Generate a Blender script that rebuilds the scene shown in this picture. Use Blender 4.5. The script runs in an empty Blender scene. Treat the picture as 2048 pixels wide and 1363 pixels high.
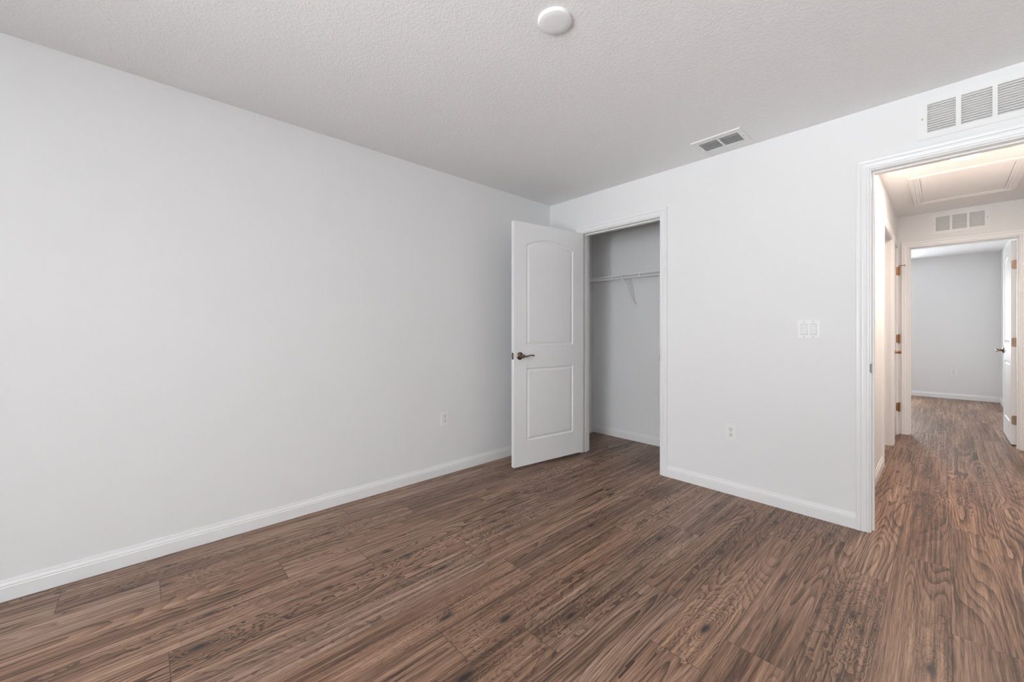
import bpy, bmesh, math, random
from mathutils import Vector, Matrix
S = bpy.context.scene
COL = S.collection
PI = math.pi

# ------------------------------------------------------------------ camera
cam_d = bpy.data.cameras.new('camera')
cam = bpy.data.objects.new('camera', cam_d); COL.objects.link(cam)
cam.location = (2.75, -3.0786, 1.161)
cam.rotation_euler = (PI/2, 0, math.radians(47.2))
cam_d.sensor_width = 36; cam_d.lens = 36*800/2048
cam_d.shift_y = -0.0100
cam_d.clip_start = 0.02
S.camera = cam

# ------------------------------------------------------------------ world, exposure
S.view_settings.view_transform = 'Standard'; S.view_settings.look = 'None'
S.view_settings.gamma = 1; S.view_settings.use_curve_mapping = False
S.view_settings.exposure = -0.05
w = bpy.data.worlds.new('daylight'); S.world = w; w.use_nodes = True
bg = w.node_tree.nodes['Background']
bg.inputs[0].default_value = (0.86, 0.93, 1.0, 1); bg.inputs[1].default_value = 3.2

def area(name, loc, rot, sx, sy, power, col):
    l = bpy.data.lights.new(name, 'AREA'); l.shape = 'RECTANGLE'; l.size = sx; l.size_y = sy
    l.energy = power; l.color = col
    o = bpy.data.objects.new(name, l); COL.objects.link(o); o.location = loc; o.rotation_euler = rot
    return o
# daylight through the two unseen windows, plus an added fill from below
KEY = 200; GROUND_FILL = 1350
area('daylight_bedroom_window', (3.00, -8.0, 1.75), (PI/2, 0, math.radians(6)), 2.2, 2.0, KEY, (0.955, 0.98, 1.0))
area('added_fill_from_below', (1.6, -7.8, -0.2), (math.radians(148), 0, 0), 3.0, 3.0, GROUND_FILL, (0.935, 0.972, 1.0))  # added light aimed up through the window to brighten the bedroom ceiling
po = area('window_portal', (2.40, -5.62, 1.30), (PI/2, 0, 0), 1.6, 1.6, 1, (1, 1, 1)); po.data.cycles.is_portal = True
area('daylight_far_room_window', (1.50, 7.26, 1.35), (-PI/2, 0, 0), 1.00, 1.30, 88, (0.90, 0.96, 1.0))
HALL_LAMP = 25

# ------------------------------------------------------------------ dimensions
H = 2.44
T = 0.115

# ------------------------------------------------------------------ materials
def newmat(name):
    m = bpy.data.materials.new(name); m.use_nodes = True
    nt = m.node_tree; b = nt.nodes['Principled BSDF']
    return m, nt, b
class NG:
    """small node helper"""
    def __init__(s, nt): s.nt = nt
    def n(s, t, **k):
        x = s.nt.nodes.new(t)
        for a, v in k.items(): setattr(x, a, v)
        return x
    def put(s, sock, v):
        if isinstance(v, bpy.types.NodeSocket): s.nt.links.new(v, sock)
        else: sock.default_value = v
    def m(s, op, a, b=None, c=None, clamp=False):
        x = s.n('ShaderNodeMath', operation=op); x.use_clamp = clamp
        s.put(x.inputs[0], a)
        if b is not None: s.put(x.inputs[1], b)
        if c is not None: s.put(x.inputs[2], c)
        return x.outputs[0]
    def vm(s, op, a, b=None):
        x = s.n('ShaderNodeVectorMath', operation=op)
        s.put(x.inputs[0], a)
        if b is not None: s.put(x.inputs[1], b)
        return x.outputs[0]
    def xyz(s, v):
        x = s.n('ShaderNodeSeparateXYZ'); s.put(x.inputs[0], v); return x.outputs
    def comb(s, a, b, c):
        x = s.n('ShaderNodeCombineXYZ')
        for i, v in enumerate((a, b, c)): s.put(x.inputs[i], v)
        return x.outputs[0]
    def noise(s, vec, scale=1, detail=2, rough=.5, dist=0):
        x = s.n('ShaderNodeTexNoise'); s.put(x.inputs['Vector'], vec)
        x.inputs['Scale'].default_value = scale; x.inputs['Detail'].default_value = detail
        x.inputs['Roughness'].default_value = rough; x.inputs['Distortion'].default_value = dist
        return x.outputs['Fac']
    def ramp(s, f, stops):
        x = s.n('ShaderNodeValToRGB'); s.put(x.inputs[0], f)
        e = x.color_ramp.elements
        while len(e) < len(stops): e.new(0.5)
        for i, (p, c) in enumerate(stops):
            e[i].position = p; e[i].color = (*c, 1) if len(c) == 3 else c
        return x.outputs[0]
    def mix(s, f, a, b, mode='MIX'):
        x = s.n('ShaderNodeMix', data_type='RGBA', blend_type=mode)
        s.put(x.inputs[0], f); s.put(x.inputs[6], a); s.put(x.inputs[7], b)
        return x.outputs[2]
    def bump(s, h, strength, dist, b):
        x = s.n('ShaderNodeBump'); x.inputs['Strength'].default_value = strength
        x.inputs['Distance'].default_value = dist; s.put(x.inputs['Height'], h)
        s.nt.links.new(x.outputs[0], b.inputs['Normal']); return x

def paint(name, col, rough=.6, spec=.4, tex=None):
    m, nt, b = newmat(name); g = NG(nt)
    b.inputs['Roughness'].default_value = rough
    b.inputs['Specular IOR Level'].default_value = spec
    co = g.n('ShaderNodeTexCoord').outputs['Object']
    n = g.noise(co, 3.0, 2)
    c = g.mix(g.m('MULTIPLY', n, .03), (*col, 1), tuple(x*.85 for x in col)+(1,))
    g.put(b.inputs['Base Color'], c)
    if tex == 'wall':
        h = g.noise(co, 140, 3, .6)
        g.bump(h, .10, .0012, b)
    elif tex == 'ceiling':
        h = g.noise(co, 72, 3, .55, .6)
        h2 = g.ramp(h, [(.46, (0, 0, 0)), (.60, (1, 1, 1))])
        h3 = g.noise(co, 190, 2)
        g.bump(g.m('ADD', h2, g.m('MULTIPLY', h3, .25)), .32, .0022, b)
    return m
M = {}
M['wall'] = paint('wall_paint', (.885, .885, .885), .7, .3, 'wall')
M['ceil'] = paint('ceiling_texture', (.95, .95, .95), .8, .2, 'ceiling')
M['trim'] = paint('trim_gloss', (.915, .915, .915), .34, .45)
M['door'] = paint('door_paint', (.90, .90, .90), .38, .45)
M['plate'] = paint('plastic_white', (.92, .92, .915), .35, .5)
M['rock'] = paint('rocker_white', (.90, .90, .89), .25, .5)
M['grille'] = paint('grille_enamel', (.90, .90, .89), .4, .4)
M['wire'] = paint('wire_coating', (.95, .95, .95), .35, .5)
M['dark'] = paint('duct_shade', (.02, .02, .022), .8, .1)  # near-black colour stands in for the shade inside the duct
M['slot'] = paint('slot_dark', (.03, .028, .027), .6, .2)
M['screw'] = paint('screw_grey', (.42, .42, .42), .4, .5)
def metal(name, col, rough):
    m, nt, b = newmat(name); g = NG(nt)
    b.inputs['Metallic'].default_value = 1; 
    co = g.n('ShaderNodeTexCoord').outputs['Object']
    n = g.noise(co, 60, 2)
    g.put(b.inputs['Base Color'], g.mix(n, (*col, 1), tuple(x*.6 for x in col)+(1,)))
    g.put(b.inputs['Roughness'], g.m('MULTIPLY_ADD', n, .15, rough))
    return m
M['bronze'] = metal('aged_bronze', (.30, .235, .19), .16)
M['hinge'] = metal('hinge_bronze', (.42, .30, .22), .42)
M['bronze_warm'] = metal('bronze_warm_lit', (.46, .24, .13), .35)  # bronze with the warm hall light put into its colour
M['nickel'] = metal('strike_nickel', (.55, .54, .52), .3)
m, nt, b = newmat('lamp_diffuser'); M['lamp'] = m
b.inputs['Base Color'].default_value = (.9, .9, .9, 1)
b.inputs['Emission Color'].default_value = (1.0, .86, .74, 1); b.inputs['Emission Strength'].default_value = 7
m, nt, b = newmat('window_glass'); M['glass'] = m
g = NG(nt); tr = g.n('ShaderNodeBsdfTransparent'); gl = g.n('ShaderNodeBsdfGlossy'); mx = g.n('ShaderNodeMixShader')
gl.inputs['Roughness'].default_value = .02; mx.inputs[0].default_value = .06
nt.links.new(tr.outputs[0], mx.inputs[1]); nt.links.new(gl.outputs[0], mx.inputs[2])
nt.links.new(mx.outputs[0], nt.nodes['Material Output'].inputs[0])

# plank floor: board-local coordinates and random values are stored on the mesh
PW, PL = .1925, 1.22
def floor_material():
    m, nt, b = newmat('oak_plank_floor'); g = NG(nt)
    def at(n): x = g.n('ShaderNodeAttribute', attribute_name=n); return x.outputs['Vector']
    pl = g.xyz(at('board')); u, v = pl[0], pl[1]
    rn = g.xyz(at('board_random')); r1, r2, r3 = rn[0], rn[1], rn[2]
    ou = g.m('MULTIPLY_ADD', r1, 31.0, u); ov = g.m('MULTIPLY_ADD', r2, 57.0, v)
    def coord(sx, sy, k=0.0): return g.comb(g.m('MULTIPLY', ou, sx), g.m('MULTIPLY', ov, sy), g.m('MULTIPLY_ADD', r3, 9.0, k))
    # knots
    kn = None; halo = None
    for a in ('knot_a', 'knot_b'):
        k = g.xyz(at(a))
        wob = g.noise(coord(30, 14, 3), 1, 2)
        du = g.m('DIVIDE', g.m('SUBTRACT', u, k[0]), .020); dv = g.m('DIVIDE', g.m('SUBTRACT', v, k[1]), .060)
        d2 = g.m('ADD', g.m('MULTIPLY', du, du), g.m('MULTIPLY', dv, dv))
        d = g.m('MULTIPLY', g.m('SQRT', d2), g.m('MULTIPLY_ADD', wob, 1.5, .25))
        h = g.m('MULTIPLY', g.m('POWER', 2.718, g.m('MULTIPLY', d, -.55)), k[2])
        c = g.m('MULTIPLY', g.m('POWER', 2.718, g.m('MULTIPLY', g.m('MULTIPLY', d, d), -3.2)), k[2])
        halo = h if halo is None else g.m('ADD', halo, h)
        kn = c if kn is None else g.m('ADD', kn, c)
    # growth-ring field
    f1 = g.noise(coord(5.5, .62), 1, 1.2, .45, .25)
    f2 = g.noise(coord(40, 5.0, 5), 1, 2)
    field = g.m('ADD', f1, g.m('MULTIPLY', f2, .022))
    field = g.m('ADD', field, g.m('MULTIPLY', halo, .38))
    ring = g.m('FRACT', g.m('MULTIPLY', field, 26))
    ring = g.m('POWER', ring, 2.2)
    rf = g.m('FRACT', g.m('MULTIPLY', field, 97))
    fine = g.noise(coord(330, 9.0, 2), 1, 3, .7)
    mid = g.noise(coord(95, 1.6, 7), 1, 4, .7)
    broad = g.noise(coord(8, .8, 4), 1, 2, .5)
    amt = g.noise(coord(3.0, .7, 8), 1, 1)
    amt = g.m('ADD', g.m('MULTIPLY', g.m('SUBTRACT', amt, .28, clamp=True), 1.5), g.m('MULTIPLY', halo, .35))
    band = g.noise(coord(30, .75, 11), 1, 3, .55)
    t = g.m('MULTIPLY', g.m('SUBTRACT', ring, .35), g.m('MULTIPLY', amt, -.75))
    t = g.m('ADD', t, g.m('MULTIPLY', g.m('SUBTRACT', rf, .5), .06))
    t = g.m('ADD', t, g.m('MULTIPLY', g.m('SUBTRACT', fine, .5), .8))
    t = g.m('ADD', t, g.m('MULTIPLY', g.m('SUBTRACT', mid, .5), 1.25))
    t = g.m('ADD', t, g.m('MULTIPLY', g.m('SUBTRACT', band, .5), .55))
    t = g.m('ADD', t, g.m('MULTIPLY', g.m('SUBTRACT', broad, .5), .55))
    t = g.m('ADD', t, g.m('MULTIPLY', g.m('SUBTRACT', r1, .5), .07))
    t = g.m('ADD', t, .52)
    t = g.m('SUBTRACT', t, g.m('MULTIPLY', halo, .10))
    col = g.ramp(t, [(.14, (.052, .028, .018)), (.34, (.115, .060, .035)), (.52, (.240, .140, .092)), (.70, (.36, .222, .152)), (.90, (.50, .335, .24))])
    # board to board tone
    warm = g.mix(r3, (1.0, .93, .86, 1), (.94, .96, 1.0, 1))
    col = g.mix(1.0, col, warm, 'MULTIPLY')
    col = g.mix(g.m('MULTIPLY', kn, 1.15, clamp=True), col, (.028, .020, .017, 1))
    # seams between boards
    eu = g.m('MINIMUM', u, g.m('SUBTRACT', PW, u)); ev = g.m('MINIMUM', v, g.m('SUBTRACT', PL, v))
    e = g.m('MINIMUM', eu, ev)
    seam = g.m('SUBTRACT', 1, g.m('DIVIDE', e, .0022), clamp=True)
    col = g.mix(g.m('MULTIPLY', seam, .75), col, (.03, .02, .015, 1))
    g.put(b.inputs['Base Color'], col)
    g.put(b.inputs['Roughness'], g.m('MULTIPLY_ADD', fine, .16, .34))
    b.inputs['Specular IOR Level'].default_value = .5
    hgt = g.m('SUBTRACT', g.m('ADD', g.m('MULTIPLY', fine, .5), g.m('MULTIPLY', ring, .35)), g.m('MULTIPLY', seam, 1.5))
    g.bump(hgt, .30, .0010, b)
    return m
M['floor'] = floor_material()

# ------------------------------------------------------------------ helpers
def link(name, me, mat, parent=None):
    o = bpy.data.objects.new(name, me); COL.objects.link(o)
    if mat is not None: me.materials.append(M[mat])
    if parent is not None: o.parent = parent
    return o
def obj(name, bm, mat, parent=None, smooth=False):
    me = bpy.data.meshes.new(name)
    bmesh.ops.recalc_face_normals(bm, faces=bm.faces)
    bm.to_mesh(me); bm.free()
    if smooth:
        for p in me.polygons: p.use_smooth = True
    o = link(name, me, mat, parent)
    if smooth:
        try:
            me.set_sharp_from_angle(angle=math.radians(35))
        except Exception: pass
    return o
def tag(o, label=None, cat=None, group=None, kind=None):
    if label: o['label'] = label
    if cat: o['category'] = cat
    if group: o['group'] = group
    if kind: o['kind'] = kind
    return o
def empty(name, mat4=None):
    o = bpy.data.objects.new(name, None); COL.objects.link(o); o.empty_display_size = .1
    if mat4 is not None: o.matrix_world = mat4
    return o
def frame(origin, a, n):
    """matrix: local x = a (along the surface), local y = n (out of the surface), local z chosen right-handed"""
    a = Vector(a).normalized(); n = Vector(n).normalized(); z = a.cross(n)
    mt = Matrix.Identity(4)
    for i in range(3):
        mt[i][0] = a[i]; mt[i][1] = n[i]; mt[i][2] = z[i]; mt[i][3] = origin[i]
    return mt
def box(bm, x0, x1, y0, y1, z0, z1, bev=0):
    r = bmesh.ops.create_cube(bm, size=1)
    vs = r['verts']
    for v in vs:
        v.co = Vector(((x0+x1)/2+v.co.x*(x1-x0), (y0+y1)/2+v.co.y*(y1-y0), (z0+z1)/2+v.co.z*(z1-z0)))
    if bev:
        es = list({e for v in vs for e in v.link_edges})
        bmesh.ops.bevel(bm, geom=es, offset=bev, segments=2, affect='EDGES', profile=.6)
    return vs
def slab(axis, lo, hi, ar, br, holes=()):
    """solid slab normal to axis, with rectangular holes (a0,a1,b0,b1); a,b = remaining axes in order"""
    A = sorted({ar[0], ar[1], *[h[0] for h in holes], *[h[1] for h in holes]}); A = [a for a in A if ar[0] <= a <= ar[1]]
    B = sorted({br[0], br[1], *[h[2] for h in holes], *[h[3] for h in holes]}); B = [b for b in B if br[0] <= b <= br[1]]
    def full(i, j):
        if i < 0 or j < 0 or i >= len(A)-1 or j >= len(B)-1: return False
        a = (A[i]+A[i+1])/2; b_ = (B[j]+B[j+1])/2
        return not any(h[0] < a < h[1] and h[2] < b_ < h[3] for h in holes)
    bm = bmesh.new(); cache = {}
    def V(n, a, b_):
        k = (n, round(a, 5), round(b_, 5))
        if k not in cache:
            p = [a, b_]; p.insert(axis, n); cache[k] = bm.verts.new(p)
        return cache[k]
    for i in range(len(A)-1):
        for j in range(len(B)-1):
            if not full(i, j): continue
            a0, a1, b0, b1 = A[i], A[i+1], B[j], B[j+1]
            for n in (lo, hi): bm.faces.new([V(n, a0, b0), V(n, a1, b0), V(n, a1, b1), V(n, a0, b1)])
            for (di, dj, p, q) in ((-1, 0, (a0, b0), (a0, b1)), (1, 0, (a1, b0), (a1, b1)), (0, -1, (a0, b0), (a1, b0)), (0, 1, (a0, b1), (a1, b1))):
                if not full(i+di, j+dj): bm.faces.new([V(lo, *p), V(lo, *q), V(hi, *q), V(hi, *p)])
    return bm
def struct(name, bm, mat, label=None, cat=None):
    o = obj(name, bm, mat); o['kind'] = 'structure'
    if label: o['label'] = label
    if cat: o['category'] = cat
    return o
def lathe(bm, prof, origin, axis, seg=32):
    """prof: (r, h) along axis"""
    ax = Vector(axis).normalized(); t = Vector((0, 0, 1)) if abs(ax.z) < .9 else Vector((1, 0, 0))
    a = ax.cross(t).normalized(); b_ = ax.cross(a); O = Vector(origin); rings = []
    for r, h in prof:
        rings.append([bm.verts.new(O+ax*h+(a*math.cos(2*PI*i/seg)+b_*math.sin(2*PI*i/seg))*max(r, 1e-5)) for i in range(seg)])
    for r0, r1 in zip(rings, rings[1:]):
        for i in range(seg):
            j = (i+1) % seg; bm.faces.new([r0[i], r0[j], r1[j], r1[i]])
    bm.faces.new(rings[0]); bm.faces.new(rings[-1])
def tube(bm, pts, rad, seg=8, flat=1.0, up=None):
    pts = [Vector(p) for p in pts]; n = len(pts)
    rr = rad if isinstance(rad, (list, tuple)) else [rad]*n
    rings = []; prev = None
    for i, p in enumerate(pts):
        d = (pts[min(i+1, n-1)]-pts[max(i-1, 0)]).normalized()
        if prev is None:
            t = Vector(up) if up else (Vector((0, 0, 1)) if abs(d.z) < .9 else Vector((1, 0, 0)))
            a = d.cross(t).normalized()
        else:
            a = (prev-d*prev.dot(d)).normalized()
        prev = a; b_ = d.cross(a)
        rings.append([bm.verts.new(p+a*math.cos(2*PI*k/seg)*rr[i]+b_*math.sin(2*PI*k/seg)*rr[i]*flat) for k in range(seg)])
    for r0, r1 in zip(rings, rings[1:]):
        for i in range(seg):
            j = (i+1) % seg; bm.faces.new([r0[i], r0[j], r1[j], r1[i]])
    bm.faces.new(rings[0]); bm.faces.new(rings[-1])
def xf(bm, mt):
    bmesh.ops.transform(bm, matrix=mt, verts=bm.verts)
def sweep(bm, prof, path, nrm):
    """sweep closed profile along a planar path with mitred corners. prof = (offset outward in plane, height along nrm);
    path = points; outward = left-hand side computed as nrm x direction"""
    N = Vector(nrm); P = [Vector(p) for p in path]; rings = []
    for i, p in enumerate(P):
        if i == 0: d = (P[1]-P[0]).normalized(); o = N.cross(d)
        elif i == len(P)-1: d = (P[-1]-P[-2]).normalized(); o = N.cross(d)
        else:
            d0 = (p-P[i-1]).normalized(); d1 = (P[i+1]-p).normalized()
            o0 = N.cross(d0); o1 = N.cross(d1); o = (o0+o1)/(1+o0.dot(o1))
        rings.append([bm.verts.new(p+o*a+N*h) for a, h in prof])
    k = len(prof)
    for r0, r1 in zip(rings, rings[1:]):
        for i in range(k):
            j = (i+1) % k; bm.faces.new([r0[i], r0[j], r1[j], r1[i]])
    bm.faces.new(rings[0]); bm.faces.new(rings[-1])

CAS = [(0, 0), (0, .008), (.003, .010), (.010, .010), (.0135, .0075), (.0165, .0105), (.026, .0125), (.0335, .0125), (.0365, .010), (.0395, .0145), (.0475, .0165), (.0575, .0165), (.060, .0145), (.060, 0)]
BASE = [(0, 0), (0, .0125), (.058, .0125), (.062, .0100), (.066, .0112), (.073, .0085), (.0765, .0060), (.083, .0048), (.090, .0035), (.090, 0)]

def casing(name, side_pts, nrm, label):
    """U-shaped casing; side_pts = inner path foot -> top -> top -> foot, outward = nrm x d"""
    bm = bmesh.new(); sweep(bm, CAS, side_pts, nrm)
    o = struct(name, bm, 'trim', label, 'door casing'); return o
def baseboard(name, runs, label=None):
    bm = bmesh.new()
    for p0, p1, n in runs:
        N = Vector(n); rings = []
        for p in (p0, p1):
            rings.append([bm.verts.new(Vector((p[0], p[1], 0))+Vector((0, 0, z))+N*t) for z, t in BASE])
        k = len(BASE)
        for i in range(k):
            j = (i+1) % k; bm.faces.new([rings[0][i], rings[0][j], rings[1][j], rings[1][i]])
        bm.faces.new(rings[0]); bm.faces.new(rings[1])
    return struct(name, bm, 'trim', label, 'baseboard')

# ------------------------------------------------------------------ floor
random.seed(7)
def plane_pt(u, v):
    f = 800.; yaw = math.radians(47.2)
    D = Vector((-math.sin(yaw)+math.cos(yaw)*(u-1024)/f, math.cos(yaw)+math.sin(yaw)*(u-1024)/f))
    t = 1.161/((v-661)/f); return Vector((2.75, -3.0786))+D*t
X0, X1, Y0, Y1 = -.12, 3.58, -5.60, 7.22
knots_px = [(884,1135,1.1),(891,1234,1.1),(1010,1238,1.2),(932,1351,1.2),(1141,1231,1),(396,1293,1),(420,1226,.8),(328,1170,.9),(656,1065,.9),(1409,1257,1),(1705,1231,.9),(1552,1045,.8),(1318,1076,.9),(1660,1069,.8),(1862,1337,1),(1848,988,.8),(1917,981,.8),(1216,979,1),(1148,953,1),(987,1042,.9),(1319,1079,.8),(1185,1049,.8),(816,1109,.8),(1975,985,.7),(1920,760,.6),(1990,870,.6),(1795,943,1.0)]
knots = [(*plane_pt(a, b_), s) for a, b_, s in knots_px]
fixed_end = {-7: -2.235, -3: -2.235, -8: -2.572, -1: -1.372, 2: -.55, 3: -1.40, 4: -.80, -2: -1.98}
def make_floor():
    verts = []; faces = []; A = []; R = []; KA = []; KB = []
    k0 = math.floor((X0-2.0)/PW); k1 = math.ceil((X1-2.0)/PW)
    for k in range(k0, k1):
        xa = 2.0+k*PW; end = fixed_end.get(k, random.uniform(0, PL))
        n = math.floor((Y0-end)/PL)
        y = end+n*PL
        while y < Y1:
            rnd = (random.random(), random.random(), random.random())
            ks = [(kx-xa, ky-y, s) for kx, ky, s in knots if xa <= kx < xa+PW and y <= ky < y+PL]
            for _ in range(2-len(ks)):
                if random.random() < .30: ks.append((random.uniform(.03, .16), random.uniform(.1, 1.1), random.uniform(.3, .8)))
                else: ks.append((-9, -9, 0))
            x0, x1_, y0, y1_ = max(xa, X0), min(xa+PW, X1), max(y, Y0), min(y+PL, Y1)
            if x1_ > x0+1e-6 and y1_ > y0+1e-6:
                i = len(verts)
                for px, py in ((x0, y0), (x1_, y0), (x1_, y1_), (x0, y1_)):
                    verts.append((px, py, 0)); A.append((px-xa, py-y, 0)); R.append(rnd); KA.append(ks[0]); KB.append(ks[1])
                faces.append((i, i+1, i+2, i+3))
            y += PL
    # the solid slab under the boards
    i = len(verts)
    for z in (0, -.12):
        for px, py in ((X0, Y0), (X1, Y0), (X1, Y1), (X0, Y1)):
            verts.append((px, py, z)); A.append((.05, .5, 0)); R.append((.5, .5, .5)); KA.append((-9, -9, 0)); KB.append((-9, -9, 0))
    faces += [(i+7, i+6, i+5, i+4), (i, i+4, i+5, i+1), (i+1, i+5, i+6, i+2), (i+2, i+6, i+7, i+3), (i+3, i+7, i+4, i)]
    me = bpy.data.meshes.new('floor'); me.from_pydata(verts, [], faces)
    for nm, dat in (('board', A), ('board_random', R), ('knot_a', KA), ('knot_b', KB)):
        at = me.attributes.new(nm, 'FLOAT_VECTOR', 'POINT')
        at.data.foreach_set('vector', [c for v in dat for c in v])
    o = link('floor', me, 'floor'); tag(o, 'brown oak-look plank floor running through bedroom, closet and hall', 'floor', kind='structure')
make_floor()

# ------------------------------------------------------------------ shell
REG = (1.600, 1.850, -.272, -.118)          # slot field of the ceiling register
struct('ceiling', slab(2, H, H+.12, (X0, X1), (Y0, Y1), [REG]), 'ceil', 'white knockdown-textured ceiling', 'ceiling')
# openings: closet (clear .407-1.187), bedroom doorway (2.466-3.236), hall end doorway (2.490-3.248)
CL0, CL1 = .407, 1.187; MD0, MD1 = 2.466, 3.236; FD0, FD1 = 2.490, 3.248; OH = 2.082
J = .017
GR = (2.690, 3.036, 2.212, 2.366)
GF = (2.690, 3.036, 2.228, 2.382)
struct('wall_left', slab(0, -T, 0, (Y0, 3.2), (0, H)), 'wall', 'long plain white bedroom wall', 'wall')
struct('wall_back', slab(1, 0, T, (0, 3.565), (0, H), [(CL0-J, CL1+J, 0, OH+J), (MD0-J, MD1+J, 0, OH+J), GR]), 'wall', 'white wall holding the closet and hall doorways', 'wall')
struct('wall_right', slab(0, 3.45, 3.565, (Y0, 0), (0, H)), 'wall')
WB = (1.60, 3.20, .50, 2.10)
struct('wall_front', slab(1, Y0, Y0+T, (0, 3.45), (0, H), [WB]), 'wall')
struct('wall_closet', slab(1, .745, .86, (0, 2.275), (0, H)), 'wall', 'back wall inside the closet', 'wall')
struct('wall_hall_left', slab(0, 2.275, 2.39, (T, 3.2), (0, H), [(1.62-J, 2.48+J, 0, OH+J), (2.665-J, 3.115+J, 0, OH+J)]), 'wall', 'left wall of the hallway', 'wall')
struct('wall_hall_right', slab(0, 3.335, 3.45, (T, 3.2), (0, H)), 'wall')
struct('wall_hall_end', slab(1, 3.2, 3.2+T, (0, 3.45), (0, H), [(FD0-J, FD1+J, 0, OH+J), GF]), 'wall', 'end wall of the hallway above the far doorway', 'wall')
FX1 = 3.372
struct('wall_far_right', slab(0, FX1, FX1+T, (3.315, 7.10), (0, H)), 'wall')
struct('wall_far_left', slab(0, .2-T, .2, (3.315, 7.10), (0, H)), 'wall')
WF = (1.02, 1.98, .75, 2.0)
struct('wall_far_back', slab(1, 7.10, 7.215, (.2-T, FX1+T), (0, H), [WF]), 'wall', 'pale grey far room wall seen through the hall', 'wall')
# linen cupboard enclosure behind the narrow hall door
struct('wall_linen', slab(1, 2.55, 2.60, (1.65, 2.275), (0, H)), 'wall')

# ------------------------------------------------------------------ baseboards
baseboard('baseboard_left', [((0, Y0+T), (0, 0), (1, 0, 0))], 'white moulded baseboard along the long left wall')
baseboard('baseboard_back', [((0, 0), (CL0-.066, 0), (0, -1, 0)), ((CL1+.066, 0), (MD0-.066, 0), (0, -1, 0)), ((MD1+.066, 0), (3.45, 0), (0, -1, 0))], 'white moulded baseboard between closet and hall doorway')
baseboard('baseboard_closet', [((0, T), (0, .745), (1, 0, 0)), ((0, .745), (2.275, .745), (0, -1, 0))], 'white baseboard inside the closet')
baseboard('baseboard_right', [((3.45, Y0+T), (3.45, 0), (-1, 0, 0))])
baseboard('baseboard_front', [((0, Y0+T), (3.45, Y0+T), (0, 1, 0))])
baseboard('baseboard_hall_left', [((2.39, T), (2.39, 1.555), (1, 0, 0))], 'short white baseboard along the hallway left wall')
baseboard('baseboard_hall_right', [((3.335, T), (3.335, 3.2), (-1, 0, 0))])
baseboard('baseboard_far_back', [((.2, 7.10), (FX1, 7.10), (0, -1, 0))], 'white baseboard under the far room wall')
baseboard('baseboard_far_right', [((FX1, 3.315), (FX1, 7.10), (-1, 0, 0))], 'white baseboard along the far room right wall')

# ------------------------------------------------------------------ door frames
def frame_x(num, x0, x1, ya, yb, front, rear, stop_y, label, strike=None):
    """opening in a wall normal to y (faces ya<yb). front/rear: build casing on the ya / yb side"""
    r = .006; zt = OH-r+.0
    o = None
    bm = bmesh.new()
    if front: sweep(bm, CAS, [(x0-r, ya, 0), (x0-r, ya, OH+r), (x1+r, ya, OH+r), (x1+r, ya, 0)], (0, -1, 0))
    if rear: sweep(bm, CAS, [(x1+r, yb, 0), (x1+r, yb, OH+r), (x0-r, yb, OH+r), (x0-r, yb, 0)], (0, 1, 0))
    o = struct('trim_%d' % num, bm, 'trim', label, 'door casing')
    bm = bmesh.new()
    box(bm, x0-J, x0, ya, yb, 0, OH+J); box(bm, x1, x1+J, ya, yb, 0, OH+J); box(bm, x0, x1, ya, yb, OH, OH+J)
    s0, s1 = stop_y
    box(bm, x0, x0+.010, s0, s1, 0, OH, .002); box(bm, x1-.010, x1, s0, s1, 0, OH, .002); box(bm, x0+.010, x1-.010, s0, s1, OH-.010, OH, .002)
    obj('jamb', bm, 'trim', o)
    return o
t1 = frame_x(1, CL0, CL1, 0, T, True, True, (.040, .075), 'white moulded casing around the closet doorway')
t2 = frame_x(2, MD0, MD1, 0, T, True, True, (.040, .075), 'white moulded casing around the doorway into the hall')
t3 = frame_x(3, FD0, FD1, 3.2, 3.2+T, True, True, (3.24, 3.275), 'white casing around the doorway at the end of the hall')
def strike(parent, x, y0, y1, z, s, lip):
    """strike plate on a jamb face x, normal s, curled lip at y0 side"""
    bm = bmesh.new()
    box(bm, x, x+s*.0016, y0, y1, z-.030, z+.030, .0005)
    pts = [(x+s*.0012, y0+.002, z), (x+s*.0008, y0-.004, z), (x-s*.002, y0-.009, z), (x-s*.006, y0-.0115, z)]
    prev = None
    n = 10; rows = []
    for px, py, pz in pts:
        k = pts.index((px, py, pz)); hw = .030*(1-.25*k/3)
        rows.append([bm.verts.new((px, py, pz+hw*math.sin((j/n-.5)*PI))) for j in range(n+1)])
    for r0, r1 in zip(rows, rows[1:]):
        for j in range(n): bm.faces.new([r0[j], r0[j+1], r1[j+1], r1[j]])
    return obj('strike_plate', bm, 'nickel', parent)
strike(t1, CL1, .004, .030, .945, -1, 1)
strike(t2, MD0, .004, .030, .945, 1, 1)

def frame_y(num, y0, y1, xw, thick, stop, label, cw=1.0):
    """opening in the hall left wall (face xw, wall to -x)"""
    r = .006; bm = bmesh.new()
    prof = [(a*cw, h) for a, h in CAS]
    sweep(bm, prof, [(xw, y0-r, 0), (xw, y0-r, OH+r), (xw, y1+r, OH+r), (xw, y1+r, 0)], (1, 0, 0))
    o = struct('trim_%d' % num, bm, 'trim', label, 'door casing')
    bm = bmesh.new(); xb = xw-thick
    box(bm, xb, xw, y0-J, y0, 0, OH+J); box(bm, xb, xw, y1, y1+J, 0, OH+J); box(bm, xb, xw, y0, y1, OH, OH+J)
    s0, s1 = stop
    box(bm, s0, s1, y0, y0+.010, 0, OH, .002); box(bm, s0, s1, y1-.010, y1, 0, OH, .002); box(bm, s0, s1, y0+.010, y1-.010, OH-.010, OH, .002)
    obj('jamb', bm, 'trim', o)
    return o
t4 = frame_y(4, 1.62, 2.48, 2.39, T, (2.31, 2.345), 'white casing around the open side doorway on the hall left wall')
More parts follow.
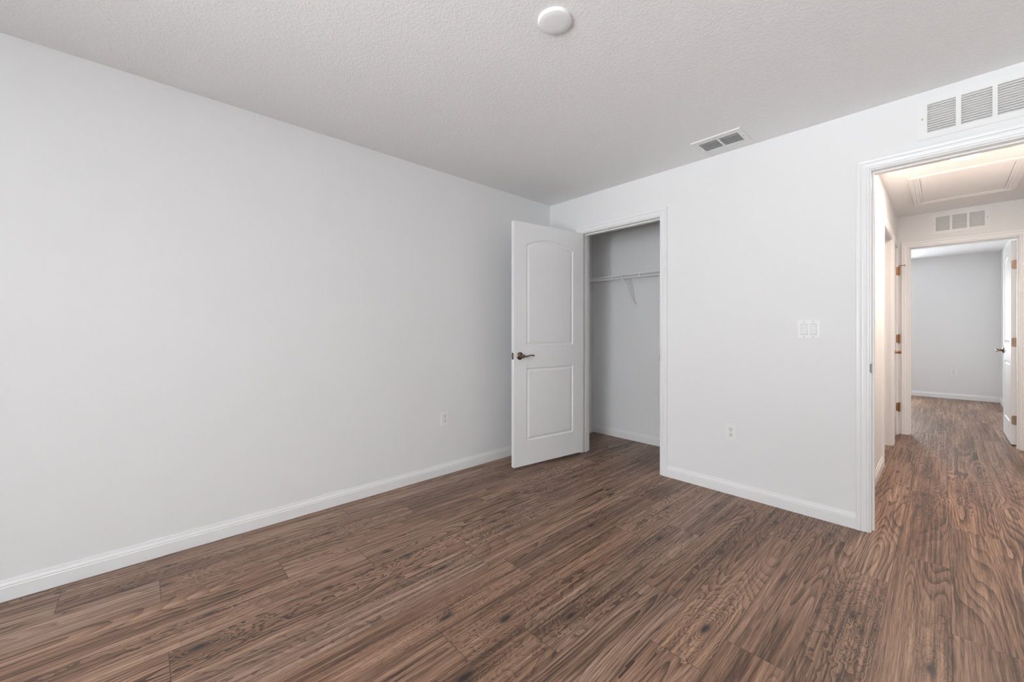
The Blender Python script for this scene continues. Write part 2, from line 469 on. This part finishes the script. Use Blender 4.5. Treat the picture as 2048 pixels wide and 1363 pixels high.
t5 = frame_y(5, 2.665, 3.115, 2.39, T, (2.31, 2.345), 'white casing around the narrow hall closet door', .93)

# ------------------------------------------------------------------ doors
RINGS = [(0, 0), (.003, .0035), (.009, .0075), (.015, .0080), (.030, .0022), (.033, .0015)]
def panel_loop(p, o, n=20):
    u0, u1, z0, z1, rise = p
    u0 += o; u1 -= o; z0 += o
    pts = [(u0, z0), (u1, z0)]
    if rise > 0:
        hw0 = (p[1]-p[0])/2; R = (hw0*hw0+rise*rise)/(2*rise); cz = z1+rise-R; cu = (p[0]+p[1])/2
        hw = hw0-o; r = R-o
        for i in range(n+1):
            x = hw*(1-2*i/n); pts.append((cu+x, cz+math.sqrt(r*r-x*x)))
    else:
        pts += [(u1, z1-o), (u0, z1-o)]
    return pts
def door_leaf(name, W, HH, TH, panels, parent, mat='door'):
    """local: x 0..W from hinge, z 0..HH, y 0..-TH... faces at y=0 and y=TH"""
    bm = bmesh.new()
    for y, s in ((0, 1), (TH, -1)):
        def ringverts(pts, d): return [bm.verts.new((a, y+s*d, z)) for a, z in pts]
        def loop_edges(vs): return [bm.edges.new((vs[i], vs[(i+1) % len(vs)])) for i in range(len(vs))]
        outer = ringverts([(0, 0), (W, 0), (W, HH), (0, HH)], 0)
        es = loop_edges(outer)
        for p in panels:
            rs = [ringverts(panel_loop(p, o), d) for o, d in RINGS]
            es += loop_edges(rs[0])
            for r0, r1 in zip(rs, rs[1:]):
                for i in range(len(r0)):
                    j = (i+1) % len(r0); bm.faces.new([r0[i], r0[j], r1[j], r1[i]])
            bm.faces.new(rs[-1])
        bmesh.ops.triangle_fill(bm, edges=es, use_beauty=True)
        if y == 0: o0 = outer
        else: o1 = outer
    for i in range(4):
        j = (i+1) % 4; bm.faces.new([o0[i], o0[j], o1[j], o1[i]])
    return obj(name, bm, mat, parent)
def lever(name, parent, x, y, z, side, point, mat='bronze', L=.115):
    """door lever on face y, pushing out by side (+1/-1 along y), lever pointing in x direction `point`"""
    bm = bmesh.new()
    lathe(bm, [(.033, 0), (.033, .004), (.030, .008), (.022, .012), (.014, .015), (.012, .020), (.012, .040), (.0165, .044), (.0175, .052), (.014, .058), (.006, .061), (0, .0615)], (x, y, z), (0, side, 0), 28)
    pts = []; rad = []
    for i in range(13):
        t = i/12; pts.append((x+point*(.004+L*t), y+side*(.050-.012*math.sin(t*PI*.55)), z-.004*math.sin(t*2*PI)*1.0)); rad.append(.0105-.0045*math.sin(t*PI*.62)+(.0022 if t > .85 else 0))
    tube(bm, pts, rad, 12, .8)
    lathe(bm, [(0, -.006), (.006, -.004), (.0078, 0), (.006, .004), (0, .006)], (pts[-1][0], pts[-1][1], pts[-1][2]), (point, 0, 0), 14)
    return obj(name, bm, mat, parent, True)
def hinge_leaf(name, parent, x0, x1, y0, y1, z, mat, knuckle, kr=.0065):
    bm = bmesh.new(); box(bm, x0, x1, y0, y1, z-.0445, z+.0445, .0007)
    lathe(bm, [(kr*.5, -.052), (kr, -.046), (kr, .046), (kr*.5, .052)], (knuckle[0], knuckle[1], z), (0, 0, 1), 14)
    return obj(name, bm, mat, parent, True)

# closet door, swung open into the bedroom
DW, DH, DT = .805, 2.055, .035
ang = math.radians(-97.6)
# local y axis: closed leaf along +x with y=0 bedroom face, y=TH closet face; opened by rotating clockwise about the pin
d1 = empty('door_1'); d1.location = (.399, -.010, .022); d1.rotation_euler = (0, 0, ang)
tag(d1, 'white two-panel arched closet door standing open with bronze lever', 'door', kind='structure')
def fu(q): return DW*(1-q)
pan = [(fu(.834), fu(.162), 1.012, 1.872, .062), (fu(.834), fu(.162), .205, .822, 0)]
DO = .0
leaf = door_leaf('door_leaf', DW, DH, DT, pan, d1)
lever('door_lever', d1, DW-.060, DT, .928, 1, -1)
lever('door_lever', d1, DW-.060, 0, .928, -1, -1)
bm = bmesh.new(); box(bm, DW, DW+.0015, .006, .029, .928-.028, .928+.028, .0005); obj('latch_plate', bm, 'bronze', d1)
bm = bmesh.new(); lathe(bm, [(.008, 0), (.008, .010), (.006, .013), (0, .013)], (DW+.001, .0175, .928), (1, 0, 0), 14); obj('latch_bolt', bm, 'nickel', d1, True)
for z in (.20, 1.03, 1.86):
    hinge_leaf('hinge', d1, -.0018, 0, .002, .034, z, 'hinge', (-.001, -.006))

# far room door, swung into the far room against its right side
W2 = .755
d2 = empty('door_2'); d2.location = (3.2455, 3.375, .014); d2.rotation_euler = (0, 0, PI/2)
tag(d2, 'white panel door open into the far room at hall end', 'door', kind='structure')
# local x -> +Y, local y -> -X : face y=TH looks towards -X
pan2 = [(.13, W2-.125, 1.012, 1.872, .062), (.13, W2-.125, .205, .822, 0)]
door_leaf('door_leaf', W2, DH, DT, pan2, d2)
lever('door_lever', d2, W2-.060, DT, .928, 1, -1)
lever('door_lever', d2, W2-.060, 0, .928, -1, -1)
for z in (.245, 1.03, 1.815):
    bm = bmesh.new()
    # rounded leaf on the hinge edge (faces the hall), knuckle at the right
    n = 8; r = .014; hw = .046
    pts = [(-.012, -hw), (.0, -hw)]
    for i in range(n+1): a = -PI/2+i*PI/2/n; pts.append((.016+r*math.cos(a), -hw+r+r*math.sin(a)))
    for i in range(n+1): a = i*PI/2/n; pts.append((.016+r*math.cos(a), hw-r+r*math.sin(a)))
    pts += [(0, hw), (-.012, hw)]
    a0 = [bm.verts.new((-.0022, py+.002, z+pz)) for py, pz in pts]; a1 = [bm.verts.new((0, py+.002, z+pz)) for py, pz in pts]
    for i in range(len(pts)):
        j = (i+1) % len(pts); bm.faces.new([a0[i], a0[j], a1[j], a1[i]])
    bm.faces.new(a0); bm.faces.new(a1)
    lathe(bm, [(.004, -.050), (.0065, -.046), (.0065, .046), (.004, .050)], (-.004, -.007, z), (0, 0, 1), 12)
    obj('hinge', bm, 'hinge', d2)

# narrow hall closet door, closed
W3 = .444
d3 = empty('door_3'); d3.location = (2.388, 3.112, .012); d3.rotation_euler = (0, 0, -PI/2)
tag(d3, 'narrow closed hall closet door with three bronze hinges tinted as if warm-lit seen edge-on', 'door', kind='structure')
# local x -> -Y (hinge at far end), local y -> +X ; face y=0 is flush with wall (hall side), body goes to -X so shift
pan3 = [(.09, W3-.09, 1.012, 1.90, .035), (.09, W3-.09, .205, .822, 0)]
lf = door_leaf('door_leaf', W3, DH, DT, pan3, d3); lf.location = (0, -DT, 0)
lever('door_lever', d3, W3-.055, 0, .925, 1, -1, 'bronze_warm', .10)
for z in (.30, 1.06, 1.815):
    bm = bmesh.new()
    box(bm, -.002, .030, .0, .002, z-.0445, z+.0445, .0006)
    box(bm, -.026, -.002, .0, .018, z-.0445, z+.0445, .0006)
    lathe(bm, [(.004, -.052), (.0085, -.047), (.0085, .047), (.004, .052)], (-.003, .024, z), (0, 0, 1), 14)
    o = obj('hinge', bm, 'bronze_warm', d3)
    if z > 1.8:
        bm = bmesh.new(); tube(bm, [(-.003, .024, z+.052), (-.003, .024, z+.058), (-.010, .050, z+.060), (-.010, .064, z+.058)], .004, 8)
        lathe(bm, [(0, -.001), (.007, 0), (.007, .008), (0, .009)], (-.010, .064, z+.058), (0, 1, 0), 12)
        obj('door_stop', bm, 'bronze_warm', o)

# ------------------------------------------------------------------ unseen windows (behind the camera and in the far room), placed for light direction
def window(num, x0, x1, z0, z1, ya, yb, glass_y, label):
    o = empty('window_%d' % num); o.location = ((x0+x1)/2, glass_y, z0)
    tag(o, label, 'window', kind='structure')
    mt = Matrix.Translation(-Vector(o.location))
    bm = bmesh.new(); f = .045; ym = (z0+z1)/2
    box(bm, x0, x0+f, glass_y-.03, glass_y+.03, z0, z1); box(bm, x1-f, x1, glass_y-.03, glass_y+.03, z0, z1)
    box(bm, x0+f, x1-f, glass_y-.03, glass_y+.03, z0, z0+f); box(bm, x0+f, x1-f, glass_y-.03, glass_y+.03, z1-f, z1)
    box(bm, x0+f, x1-f, glass_y-.02, glass_y+.02, ym-.022, ym+.022)
    xf(bm, mt); obj('window_frame', bm, 'trim', o)
    bm = bmesh.new(); box(bm, x0+f, x1-f, glass_y-.002, glass_y+.002, z0+f, z1-f); xf(bm, mt); obj('pane', bm, 'glass', o)
    return o
window(1, *WB, Y0, Y0+T, Y0+.035, 'wide unseen bedroom window placed for the light direction')
window(2, *WF, 7.1, 7.215, 7.18, 'unseen far room window placed for the light direction')
bm = bmesh.new(); box(bm, WB[0]-.05, WB[1]+.05, Y0+.06, Y0+T+.03, WB[2]-.02, WB[2], .004); struct('trim_6', bm, 'trim')
bm = bmesh.new(); box(bm, WF[0]-.05, WF[1]+.05, 7.07, 7.155, WF[2]-.02, WF[2], .004); struct('trim_7', bm, 'trim')

# ------------------------------------------------------------------ wall plates. local frame: x right, y out of the wall, z up
def wallframe(cx, cy, cz, n):
    o_n = Vector(n); a = Vector((0, 0, 1)).cross(o_n)*-1   # local x such that x cross y = z
    return frame((cx, cy, cz), a, n)
def outlet(mt, label, W=.073, HT=.117):
    o = empty('electrical_outlet', mt); tag(o, label, 'outlet', 'duplex wall outlets')
    bm = bmesh.new(); box(bm, -W/2, W/2, 0, .006, -HT/2, HT/2, .002); obj('cover_plate', bm, 'plate', o)
    for s in (1, -1):
        bm = bmesh.new(); n = 28; top = []; bot = []
        for i in range(n):
            a = 2*PI*i/n; x = .0172*math.cos(a); z = .0172*math.sin(a); z = max(-.0140, min(.0140, z))
            top.append(bm.verts.new((x, .0078, s*.0195+z))); bot.append(bm.verts.new((x, .0055, s*.0195+z)))
        bm.faces.new(top); bm.faces.new(bot)
        for i in range(n): bm.faces.new([top[i], top[(i+1) % n], bot[(i+1) % n], bot[i]])
        so = obj('socket', bm, 'rock', o)
        bm = bmesh.new()
        box(bm, -.0075, -.0053, .0070, .0082, s*.0195-.001, s*.0195+.0075); box(bm, .0053, .0073, .0070, .0082, s*.0195, s*.0195+.0070)
        lathe(bm, [(.0028, 0), (.0028, .0012)], (0, .0070, s*.0195-.0072), (0, 1, 0), 12)
        obj('slots', bm, 'slot', so)
    bm = bmesh.new(); lathe(bm, [(.0035, 0), (.0033, .001), (0, .0012)], (0, .006, 0), (0, 1, 0), 14); obj('screw', bm, 'screw', o)
    return o
outlet(wallframe(0, -1.276, .4515, (1, 0, 0)), 'white outlet low on the long left wall, left of the open door')
outlet(wallframe(1.720, 0, .443, (0, -1, 0)), 'white outlet low on the wall between closet and hall doorway')
outlet(wallframe(2.863, 7.10, .448, (0, -1, 0)), 'small distant white outlet on the far room wall', .078, .105)

def switch(mt):
    o = empty('light_switch', mt); tag(o, 'white double rocker light switch beside the hall doorway', 'light switch')
    bm = bmesh.new(); box(bm, -.0595, .0595, 0, .006, -.0585, .0585, .0022)
    obj('cover_plate', bm, 'plate', o)
    for cx in (-.0235, .0235):
        bm = bmesh.new()   # recessed surround line then tilted paddle
        box(bm, cx-.0170, cx+.0170, .0058, .0064, -.0340, .0340); sr = obj('rocker_surround', bm, 'screw', o)
        bm = bmesh.new(); z0, z1 = -.0328, .0328
        p = [(.0062, z0), (.0110, z0+.001), (.0070, 0), (.0086, z1-.001), (.0062, z1)]
        a = [bm.verts.new((cx-.0160, y, z)) for y, z in p]; c = [bm.verts.new((cx+.0160, y, z)) for y, z in p]
        for i in range(len(p)): bm.faces.new([a[i], a[(i+1) % len(p)], c[(i+1) % len(p)], c[i]])
        bm.faces.new(a); bm.faces.new(c); obj('rocker', bm, 'rock', o)
        for z in (.0480, -.0480):
            bm = bmesh.new(); lathe(bm, [(.0032, 0), (.003, .0010), (0, .0012)], (cx, .006, z), (0, 1, 0), 12); obj('screw', bm, 'screw', o)
    return o
switch(wallframe(2.1725, 0, 1.170, (0, -1, 0)))

# ------------------------------------------------------------------ wall grilles
def grille(mt, label, vis=True):
    """origin = lower right corner of the face plate, size .405 x .205"""
    o = empty('air_return_grille', mt); tag(o, label, 'air vent', 'three-panel return air grilles')
    W_, Hh = .405, .205; cells = [(.032, .134), (.151, .253), (.272, .374)]; z0, z1 = .028, .178
    bm = slab(1, 0, .006, (0, W_), (0, Hh), [(a, b_, z0, z1) for a, b_ in cells])
    # raised rolled rim
    box(bm, 0, W_, 0, .0045, -.004, 0); box(bm, 0, W_, 0, .0045, Hh, Hh+.004); box(bm, -.004, 0, 0, .0045, -.004, Hh+.004); box(bm, W_, W_+.004, 0, .0045, -.004, Hh+.004)
    fr = obj('grille_frame', bm, 'grille', o)
    bm = bmesh.new(); n = 12
    for a, b_ in cells:
        for i in range(n):
            zc = z0+(i+.5)*(z1-z0)/n
            vs = box(bm, a, b_, -.0080, .0080, -.0006, .0006)
            R = Matrix.Translation((0, -.0035, zc)) @ Matrix.Rotation(math.radians(-50), 4, 'X')
            bmesh.ops.transform(bm, matrix=R, verts=vs)
    obj('louvers', bm, 'grille', o)
    for x in (.013, W_-.013):
        bm = bmesh.new(); lathe(bm, [(.004, 0), (.0035, .0012), (0, .0014)], (x, .006, Hh*.52), (0, 1, 0), 12); obj('screw', bm, 'screw', o)
    return o
grille(wallframe(3.063, 0, 2.186, (0, -1, 0)), 'white three-panel air grille above the bedroom doorway')
grille(wallframe(3.063, 3.2, 2.202, (0, -1, 0)), 'white three-panel air grille above the far hall doorway')
grille(wallframe(2.658, T, 2.186, (0, 1, 0)), 'white air grille on the hall side above the bedroom doorway')
grille(wallframe(2.658, 3.315, 2.202, (0, 1, 0)), 'white air grille on the far room side above its doorway')

# ------------------------------------------------------------------ ceiling register (local: x along +X, y down, z = x cross y)
reg = empty('ceiling_register'); reg.location = (1.725, -.205, H); tag(reg, 'white louvred supply register set in the ceiling near the wall', 'air vent')
bm = bmesh.new()
w2, d2_ = .152, .115
holes = [(-.122, -.006, -.064, .084), (.006, .122, -.064, .084)]
def regslab(z0, z1, ex, ey):
    b_ = slab(2, z0, z1, (-ex, ex), (-ey+.004, ey), holes); return b_
bm = slab(2, -.006, 0, (-w2, w2), (-d2_, d2_), holes)
obj('register_frame', bm, 'grille', reg)
bm = bmesh.new(); box(bm, -w2-.003, -w2, -d2_-.003, d2_+.003, -.004, 0); box(bm, w2, w2+.003, -d2_-.003, d2_+.003, -.004, 0); box(bm, -w2, w2, -d2_-.003, -d2_, -.008, 0); box(bm, -w2, w2, d2_, d2_+.003, -.004, 0)
obj('register_rim', bm, 'grille', reg)
bm = bmesh.new()
for a, b_ in ((-.122, -.006), (.006, .122)):
    for i in range(6):
        yc = -.052+i*.0235+.006
        pts = [(-.0050, -.0062), (-.001, -.0055), (.002, -.003), (.004, .001)]
        r0 = []; r1 = []
        for (dy, dz) in pts: r0.append(bm.verts.new((a, yc+dy, dz))); r1.append(bm.verts.new((b_, yc+dy, dz)))
        for k in range(3): bm.faces.new([r0[k], r0[k+1], r1[k+1], r1[k]])
o = obj('louvers', bm, 'grille', reg); md = o.modifiers.new('t', 'SOLIDIFY'); md.thickness = .0015
bm = bmesh.new()
x0_, x1_, y0_, y1_ = REG[0]-1.725, REG[1]-1.725, REG[2]+.205, REG[3]+.205
q = [(x0_, y0_), (x1_, y0_), (x1_, y1_), (x0_, y1_)]
a = [bm.verts.new((x, y, 0.001)) for x, y in q]; c = [bm.verts.new((x, y, .115)) for x, y in q]
for i in range(4): bm.faces.new([a[i], a[(i+1) % 4], c[(i+1) % 4], c[i]])
bm.faces.new(c)
o = obj('duct', bm, 'dark', reg)
for x in (-.137, .137):
    bm = bmesh.new(); lathe(bm, [(.004, 0), (.0035, .0012), (0, .0014)], (x, .01, -.006), (0, 0, -1), 12); obj('screw', bm, 'screw', reg)

# ------------------------------------------------------------------ ceiling cover disc
bm = bmesh.new(); lathe(bm, [(.070, 0), (.070, .006), (.068, .010), (.064, .0125), (.040, .0135), (0, .0138)], (0, 0, 0), (0, 0, -1), 64)
o = obj('ceiling_cover_plate', bm, 'plate', None, True); o.location = (1.660, -1.829, H)
tag(o, 'round white blank cover plate on the bedroom ceiling', 'ceiling plate')

# ------------------------------------------------------------------ hall ceiling light
hl = empty('ceiling_light'); hl.location = (2.855, 1.305, H); tag(hl, 'glowing round flush light on the hallway ceiling', 'light')
bm = bmesh.new(); lathe(bm, [(.077, 0), (.077, .006), (.0755, .010), (.0745, .011), (.074, .010), (.074, .004)], (0, 0, 0), (0, 0, -1), 48); obj('trim_ring', bm, 'plate', hl, True)
bm = bmesh.new(); lathe(bm, [(.074, .010), (.073, .019), (.060, .023), (.03, .025), (0, .0255)], (0, 0, 0), (0, 0, -1), 48); obj('diffuser', bm, 'lamp', hl, True)
ll = bpy.data.lights.new('hall_lamp_light', 'AREA'); ll.shape = 'DISK'; ll.size = .14; ll.energy = HALL_LAMP; ll.color = (1.0, .82, .69)
lo = bpy.data.objects.new('hall_lamp_light', ll); COL.objects.link(lo); lo.location = (0, 0, -.028); lo.parent = hl

# ------------------------------------------------------------------ attic hatch
ah = empty('attic_hatch'); ah.location = (2.865, 2.156, H); tag(ah, 'white attic access hatch with moulded frame in hall ceiling', 'hatch')
hx, hy = .255, .445
bm = bmesh.new()
P4 = [(-hx, -hy, 0), (hx, -hy, 0), (hx, hy, 0), (-hx, hy, 0)]
N = Vector((0, 0, -1)); rings = []
for i, p in enumerate(P4):
    sx = -1 if p[0] < 0 else 1; sy = -1 if p[1] < 0 else 1
    rings.append([bm.verts.new(Vector(p)+Vector((sx, sy, 0))*a_*1.08+N*h_) for a_, h_ in CAS])
for r0, r1 in zip(rings, rings[1:]+rings[:1]):
    for i in range(len(CAS)):
        j = (i+1) % len(CAS); bm.faces.new([r0[i], r0[j], r1[j], r1[i]])
obj('hatch_frame', bm, 'trim', ah)
bm = bmesh.new(); box(bm, -hx+.003, hx-.003, -hy+.003, hy-.003, -.004, -.001); obj('hatch_panel', bm, 'ceil', ah)

# ------------------------------------------------------------------ closet wire shelf
sh = empty('wire_shelf'); sh.location = (0, .745, 1.716); tag(sh, 'white wire closet shelf with hanging rail and angled brace', 'shelf')
L = 2.27; D = -.305
bm = bmesh.new()
for i in range(int(L/.0254)):
    x = .012+i*.0254; tube(bm, [(x, -.004, 0), (x, D, 0)], .0016, 5)
o = obj('deck_wires', bm, 'wire', sh); 
bm = bmesh.new()
for y, z, r in ((-.006, -.003, .0028), (D*.5, -.003, .0028), (D, 0, .0040), (D-.001, -.031, .0040)): tube(bm, [(.004, y, z), (L, y, z)], r, 8)
obj('rails', bm, 'wire', sh)
bm = bmesh.new()
x = .448
bm.free()
for x in (.012, .141, .448, .755, 1.062, 1.369, 1.676, 1.983):
    bm = bmesh.new(); box(bm, x-.0055, x+.0055, D-.0060, D-.0005, -.031, 0, .0006); obj('tie_bar', bm, 'wire', sh)
bm = bmesh.new(); box(bm, 0, .006, D-.008, D+.02, -.038, .008, .001); obj('wall_bracket', bm, 'wire', sh)
for bx in (.541, 1.455):
    bm = bmesh.new(); zt, zb = .0, -.285
    for s in (-.004, .004): pass
    a = Vector((bx, D+.002, zt)); c = Vector((bx, -.010, zb))
    d = (c-a).normalized(); nn = Vector((0, -d.z, d.y))
    # folded V channel
    r = []
    for p in (a, c):
        r.append([bm.verts.new(p+Vector((sx, 0, 0))+nn*h) for sx, h in ((-.007, .008), (-.006, .008), (0, -.001), (.006, .008), (.007, .008), (0, -.003))])
    for i in range(6):
        j = (i+1) % 6; bm.faces.new([r[0][i], r[0][j], r[1][j], r[1][i]])
    bm.faces.new(r[0]); bm.faces.new(r[1])
    box(bm, bx-.008, bx+.008, -.012, -.0, zb-.026, zb+.012, .001)
    br = obj('brace', bm, 'wire', sh)
    bm = bmesh.new(); lathe(bm, [(.0035, 0), (.003, .0015), (0, .002)], (bx, -.012, zb-.014), (0, -1, 0), 12); obj('screw', bm, 'screw', br)
